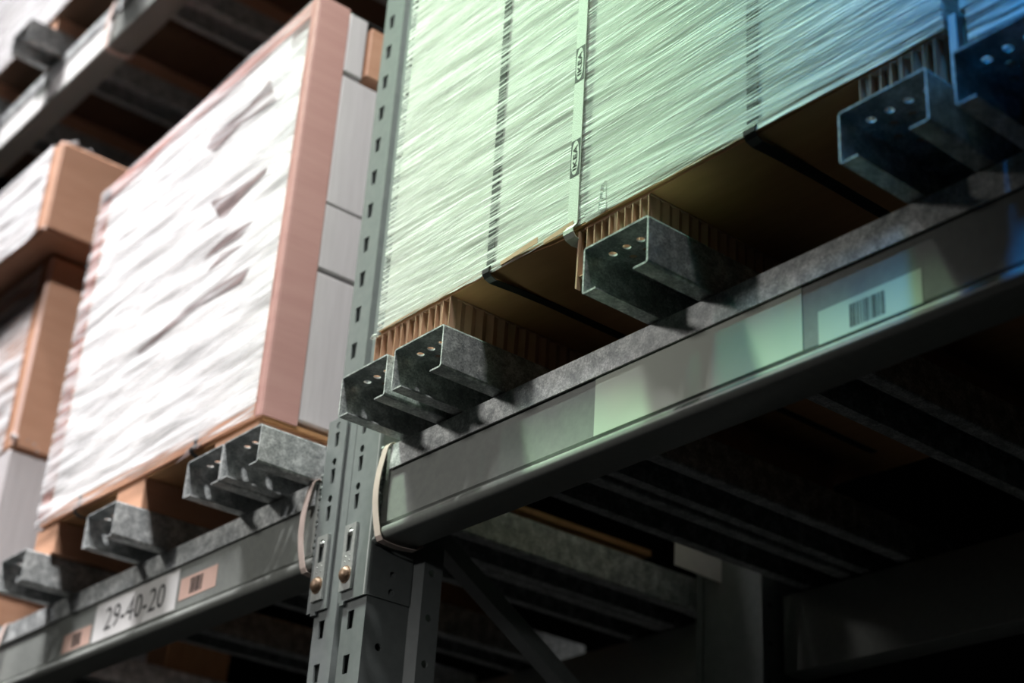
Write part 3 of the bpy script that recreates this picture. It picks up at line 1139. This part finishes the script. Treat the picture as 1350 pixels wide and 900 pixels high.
def sheet(name, mat, px, y, label=None):
    """flat paper piece, outline given in fractions (u, v) of the load's front"""
    pts = [lerp2(u, v) for u, v in px]
    m = MB()
    m.extrude([(x, y, z) for x, z in pts], (0, 0, 0), (0, -0.0006, 0))
    o = m.build(name, mat, ll, label=label)
    fix_normals(o)
    return o


sheet('added_white_sheet', 'paper_white', [(0.05, 0.03), (0.97, 0.035), (0.97, 0.965), (0.05, 0.965)], YL, 'white sheet added under the film for a blown-out front')


def f2(px, py):
    """photo-frame estimate of a mark on the front, turned into load fractions"""
    f = 2149.53
    d = rot @ Vector(((px - 675) / f, -(py - 450) / f, -1.0))
    t = (YL + 1.316) / d.y
    x = 2.10 + d.x * t
    z = 1.55 + d.z * t
    u = (x - BL[0]) / (BR[0] - BL[0])
    v = (z - (BL[1] * (1 - u) + BR[1] * u)) / ((TL[1] * (1 - u) + TR[1] * u) - (BL[1] * (1 - u) + BR[1] * u))
    return (u, v)


GAPS = [
    [(358, 104), (366, 132), (322, 160), (286, 199), (275, 194), (283, 178), (330, 140)],
    [(354, 220), (352, 226), (318, 262), (294, 291), (280, 266), (312, 250), (330, 236)],
    [(412, 12), (417, 44), (386, 64), (391, 32)],
    [(330, 352), (320, 372), (262, 404), (184, 468), (183, 463), (250, 405), (292, 374)],
    [(335, 290), (318, 312), (270, 342), (283, 326), (300, 310)],
    [(322, 322), (300, 338), (276, 356), (292, 336)],
    [(268, 585), (250, 600), (232, 612), (248, 594)],
]
for g in GAPS:
    sheet('bare_patch', 'kraft_gap', [f2(*p) for p in g], YL - 0.0012, 'brownish bare carton patch between the paper')
# white cartons stacked behind the edge board
for (za, zb, ya, yb, mt) in ((2.704, 3.006, 0.003, 0.50, 'carton_white'), (3.013, 3.152, 0.002, 0.50, 'carton_white'),
                             (3.153, 3.448, 0.003, 0.50, 'carton_white'), (3.456, 3.600, 0.003, 0.048, 'carton_white'),
                             (3.470, 3.592, 0.056, 0.50, 'kraft_tan')):
    m = MB()
    m.rbox(-0.80, -0.186, ya, yb, za, zb, 0.0035)
    m.build('inner_carton', mt, ll, label='white inner carton' if mt == 'carton_white' else 'tan inner carton at the top')
# edge boards: front right corner, top, left
m = MB()
pr = [(-0.200, FR - 0.002), (-0.184, FR - 0.002), (-0.1795, FR + 0.001), (-0.1785, FR + 0.006), (-0.1785, 0.000), (-0.1825, 0.000), (-0.1825, FR + 0.004), (-0.200, FR + 0.002)]
lean = (-0.0045, 0)
vs = [(x, y, 2.690) for x, y in pr] + [(x - 0.0045, y, 3.603) for x, y in pr]
n = len(pr)
m.add(vs, [(i, (i + 1) % n, n + (i + 1) % n, n + i) for i in range(n)] + [tuple(range(n)), tuple(reversed(range(n, 2 * n)))])
o = m.build('edge_board', 'kraft_pink', ll, label='pinkish upright edge board at the near corner')
fix_normals(o)
m = MB()
m.hexa([(TL[0], FR - 0.0008, TL[1] - 0.035), (TR[0] - 0.012, FR - 0.0008, TR[1] - 0.035), (TR[0] - 0.012, 0.02, TR[1] - 0.035), (TL[0], 0.02, TL[1] - 0.035),
        (TL[0], FR - 0.0008, TL[1] + 0.004), (TR[0] - 0.012, FR - 0.0008, TR[1] + 0.004), (TR[0] - 0.012, 0.02, TR[1] + 0.004), (TL[0], 0.02, TL[1] + 0.004)])
m.build('edge_board', 'kraft_pink', ll, label='pinkish edge board along the top')
m = MB()
m.hexa([(BL[0] - 0.004, FR - 0.0008, 2.72), (BL[0] + 0.035, FR - 0.0008, 2.72), (BL[0] + 0.035, 0.0, 2.72), (BL[0] - 0.004, 0.0, 2.72),
        (TL[0] - 0.004, FR - 0.0008, TL[1]), (TL[0] + 0.035, FR - 0.0008, TL[1]), (TL[0] + 0.035, 0.0, TL[1]), (TL[0] - 0.004, 0.0, TL[1])])
m.build('edge_board', 'kraft_pink', ll, label='pinkish edge board at the far left corner')
# base tray
m = MB()
m.hexa([(BL[0] + 0.01, FR + 0.010, BL[1] - 0.005), (BR[0] - 0.002, FR + 0.008, BR[1] - 0.005), (BR[0] - 0.002, 0.86, BR[1] - 0.003), (BL[0] + 0.01, 0.86, BL[1] - 0.003),
        (BL[0] + 0.01, FR + 0.010, BL[1] + 0.002), (BR[0] - 0.002, FR + 0.008, BR[1] + 0.002), (BR[0] - 0.002, 0.86, BR[1] + 0.010), (BL[0] + 0.01, 0.86, BL[1] + 0.002)])
m.build('bottom_tray', 'kraft_tray', ll)
for (xa, xb, zt) in ((-0.345, -0.195, 2.6855), (-0.720, -0.606, 2.694), (-1.085, -0.982, 2.700)):
    m = MB()
    m.rbox(xa, xb, FR + 0.006, 0.16, 2.6302, zt, 0.002)
    m.build('board_foot', 'kraft_tan', ll)
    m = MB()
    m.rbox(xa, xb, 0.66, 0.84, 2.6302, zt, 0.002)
    m.build('board_foot', 'kraft_brown', ll)  # rear foot in darker brown: the shade behind is put into the colour
for x in (-0.4130, -0.8850):
    m = MB()
    m.ribbon(strap_path(x, FR + 0.0017, 2.688 if x > -0.5 else 2.694, 3.52, 0.80), (1, 0, 0), 0.013, 0.0005)
    o = m.build('strap', 'black_band', ll, label='black plastic strap under the film')
    fix_normals(o)
m = film_sheet(ll, 'f', 'film_loose', (((BL[0] - 0.006, BL[1] - 0.004), (BR[0] - 0.014, BR[1] - 0.003), (TR[0] - 0.014, TR[1] - 0.002), (TL[0] - 0.006, TL[1] + 0.003)), FR - 0.0035), 90, 110, 0.0050, 0.004, 9.0)
m.build('stretch_film', 'film_loose', ll, label='glossy white wrinkled stretch film')

# ------------------------------------------------------------------ cartons at the far left
c1 = thing('carton', (-2.0, 0.35, 2.63), 'white carton at the left edge, lowest of its stack', 'carton')
m = MB()
m.rbox(-2.45, -1.540, 0.0, 0.72, 2.735, 3.050, 0.006)
m.build('carton_body', 'carton_white', c1)
for (xa, xb) in ((-1.688, -1.575), (-2.40, -2.28)):
    m = MB()
    m.rbox(xa, xb, 0.01, 0.20, 2.6302, 2.735, 0.003)
    m.build('board_foot', 'kraft_tan', c1)
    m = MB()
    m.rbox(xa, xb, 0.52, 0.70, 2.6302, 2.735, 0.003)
    m.build('board_foot', 'kraft_brown', c1)  # darker board than the front foot, shade put into its colour
c2 = thing('carton', (-2.0, 0.35, 3.05), 'brown film wrapped carton standing on the white carton at far left', 'carton')
m = MB()
m.rbox(-2.45, -1.530, 0.002, 0.72, 3.0505, 3.590, 0.008)
m.build('carton_body', 'kraft_tan', c2)
m = film_sheet(c2, 'f', 'film_loose', (((-2.45, 3.052), (-1.575, 3.052), (-1.575, 3.588), (-2.45, 3.588)), 0.0), 50, 40, 0.006, 0.004, 13.0)
m.build('stretch_film', 'film_milky', c2)
m = MB()
m.add([(-1.5385, -0.0006, 3.06), (-1.5300, 0.0075, 3.06), (-1.5300, 0.0075, 3.585), (-1.5385, -0.0006, 3.585)], [(0, 1, 2, 3)])
m.build('edge_highlight', 'paper_pink', c2)  # the corner's highlight, put in as a pale strip
m = MB()
rr = random.Random(21)
for k in range(16):
    m.sphere((-1.528 - rr.uniform(0, 0.05), 0.002 + rr.uniform(-0.004, 0.08), 3.055 + rr.uniform(0, 0.03)), rr.uniform(0.004, 0.010), 8, 5, (1.4, 0.7, 0.6))
m.build('film_bunch', 'film_loose', c2)
c3 = thing('carton', (-2.0, 0.30, 3.592), 'brown film wrapped carton on top of the far left stack', 'carton')
m = MB()
m.rbox(-2.55, -1.440, FR, 0.68, 3.602, 3.868, 0.008)
m.build('carton_body', 'kraft_tan', c3)
m = film_sheet(c3, 'f', 'film_loose', (((-2.55, 3.600), (-1.475, 3.600), (-1.475, 3.866), (-2.55, 3.866)), FR - 0.002), 50, 24, 0.006, 0.004, 17.0)
m.build('stretch_film', 'film_milky', c3)
m = MB()
m.add([(-1.4500, FR - 0.0006, 3.602), (-1.4395, FR + 0.009, 3.602), (-1.4395, FR + 0.009, 3.866), (-1.4500, FR - 0.0006, 3.866)], [(0, 1, 2, 3)])
m.build('edge_highlight', 'paper_pink', c3)  # pale strip painted in for the highlight along this edge
m = MB()
m.box(-2.50, -1.490, FR - 0.0007, FR - 0.0002, 3.612, 3.858)  # added sheet: the overexposed front is put in as white paper
m.build('added_white_sheet', 'paper_white', c3, label='white sheet added under the film for a blown-out front')
m = MB()
m.box(-2.40, -1.55, 0.01, 0.66, 3.5905, 3.6022)
m.build('board_foot', 'kraft_brown', c3)
m = MB()
for k in range(14):
    m.sphere((-1.455 - rr.uniform(0, 0.05), FR + 0.01 + rr.uniform(0, 0.09), 3.868 + rr.uniform(0, 0.012)), rr.uniform(0.006, 0.012), 8, 5, (1.5, 1.0, 0.7))
m.build('film_bunch', 'film_loose', c3)

# ------------------------------------------------------------------ upper level loads
ZU = 2.635 + UP
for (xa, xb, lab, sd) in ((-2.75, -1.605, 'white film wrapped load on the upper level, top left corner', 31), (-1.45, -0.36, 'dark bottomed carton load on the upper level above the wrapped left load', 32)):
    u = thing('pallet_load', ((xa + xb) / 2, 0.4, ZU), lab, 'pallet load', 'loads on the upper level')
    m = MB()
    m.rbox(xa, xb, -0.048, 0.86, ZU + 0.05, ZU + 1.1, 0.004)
    m.build('carton', 'kraft_shaded', u)
    m = film_sheet(u, 'f', 'film_loose', (((xa - 0.002, ZU + 0.048), (xb + 0.002, ZU + 0.048), (xb + 0.002, ZU + 1.1), (xa - 0.002, ZU + 1.1)), -0.050), 40, 40, 0.004, 0.004, sd)
    m.build('stretch_film', 'film_milky', u)
    if xa < -2:
        m = MB()
        m.box(xa + 0.02, xb - 0.02, -0.0487, -0.0482, ZU + 0.06, ZU + 1.09)  # white sheet added so that the front looks blown out by light
        m.build('added_white_sheet', 'paper_white', u, label='white sheet added under the film for a blown-out front')
    feet = ((-1.90, -1.79), (-2.34, -2.23)) if xa < -2 else ((-1.415, -1.30), (-0.945, -0.83), (-0.515, -0.40))
    for (fa, fb) in feet:
        m = MB()
        m.rbox(fa, fb, -0.040, 0.80, ZU + 0.0003, ZU + 0.05, 0.002)
        m.build('board_foot', 'kraft_tan', u)

# ------------------------------------------------------------------ lit patch of the rear post, put in as a pale plate
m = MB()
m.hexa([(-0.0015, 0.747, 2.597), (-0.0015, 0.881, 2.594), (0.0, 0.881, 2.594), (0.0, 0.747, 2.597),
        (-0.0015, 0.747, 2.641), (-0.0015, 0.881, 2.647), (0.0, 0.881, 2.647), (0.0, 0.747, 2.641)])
o = m.build('lit_patch', 'paper_white')
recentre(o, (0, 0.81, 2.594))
tag(o, 'small pale plate standing for a patch of light on the rear post', 'light patch')

# unseen dark sheets added on the load tops to cut bounced light
for (p, xa, xb, za, ya, yb) in ((ll, -1.07, -0.19, 3.600, 0.0, 0.50), (c3, -2.54, -1.45, 3.869, -0.05, 0.66)):
    m = MB()
    m.box(xa, xb, ya, yb, za, za + 0.004)
    m.build('bounce_blocker', 'black_band', p, label='added dark sheet that cuts bounced light')
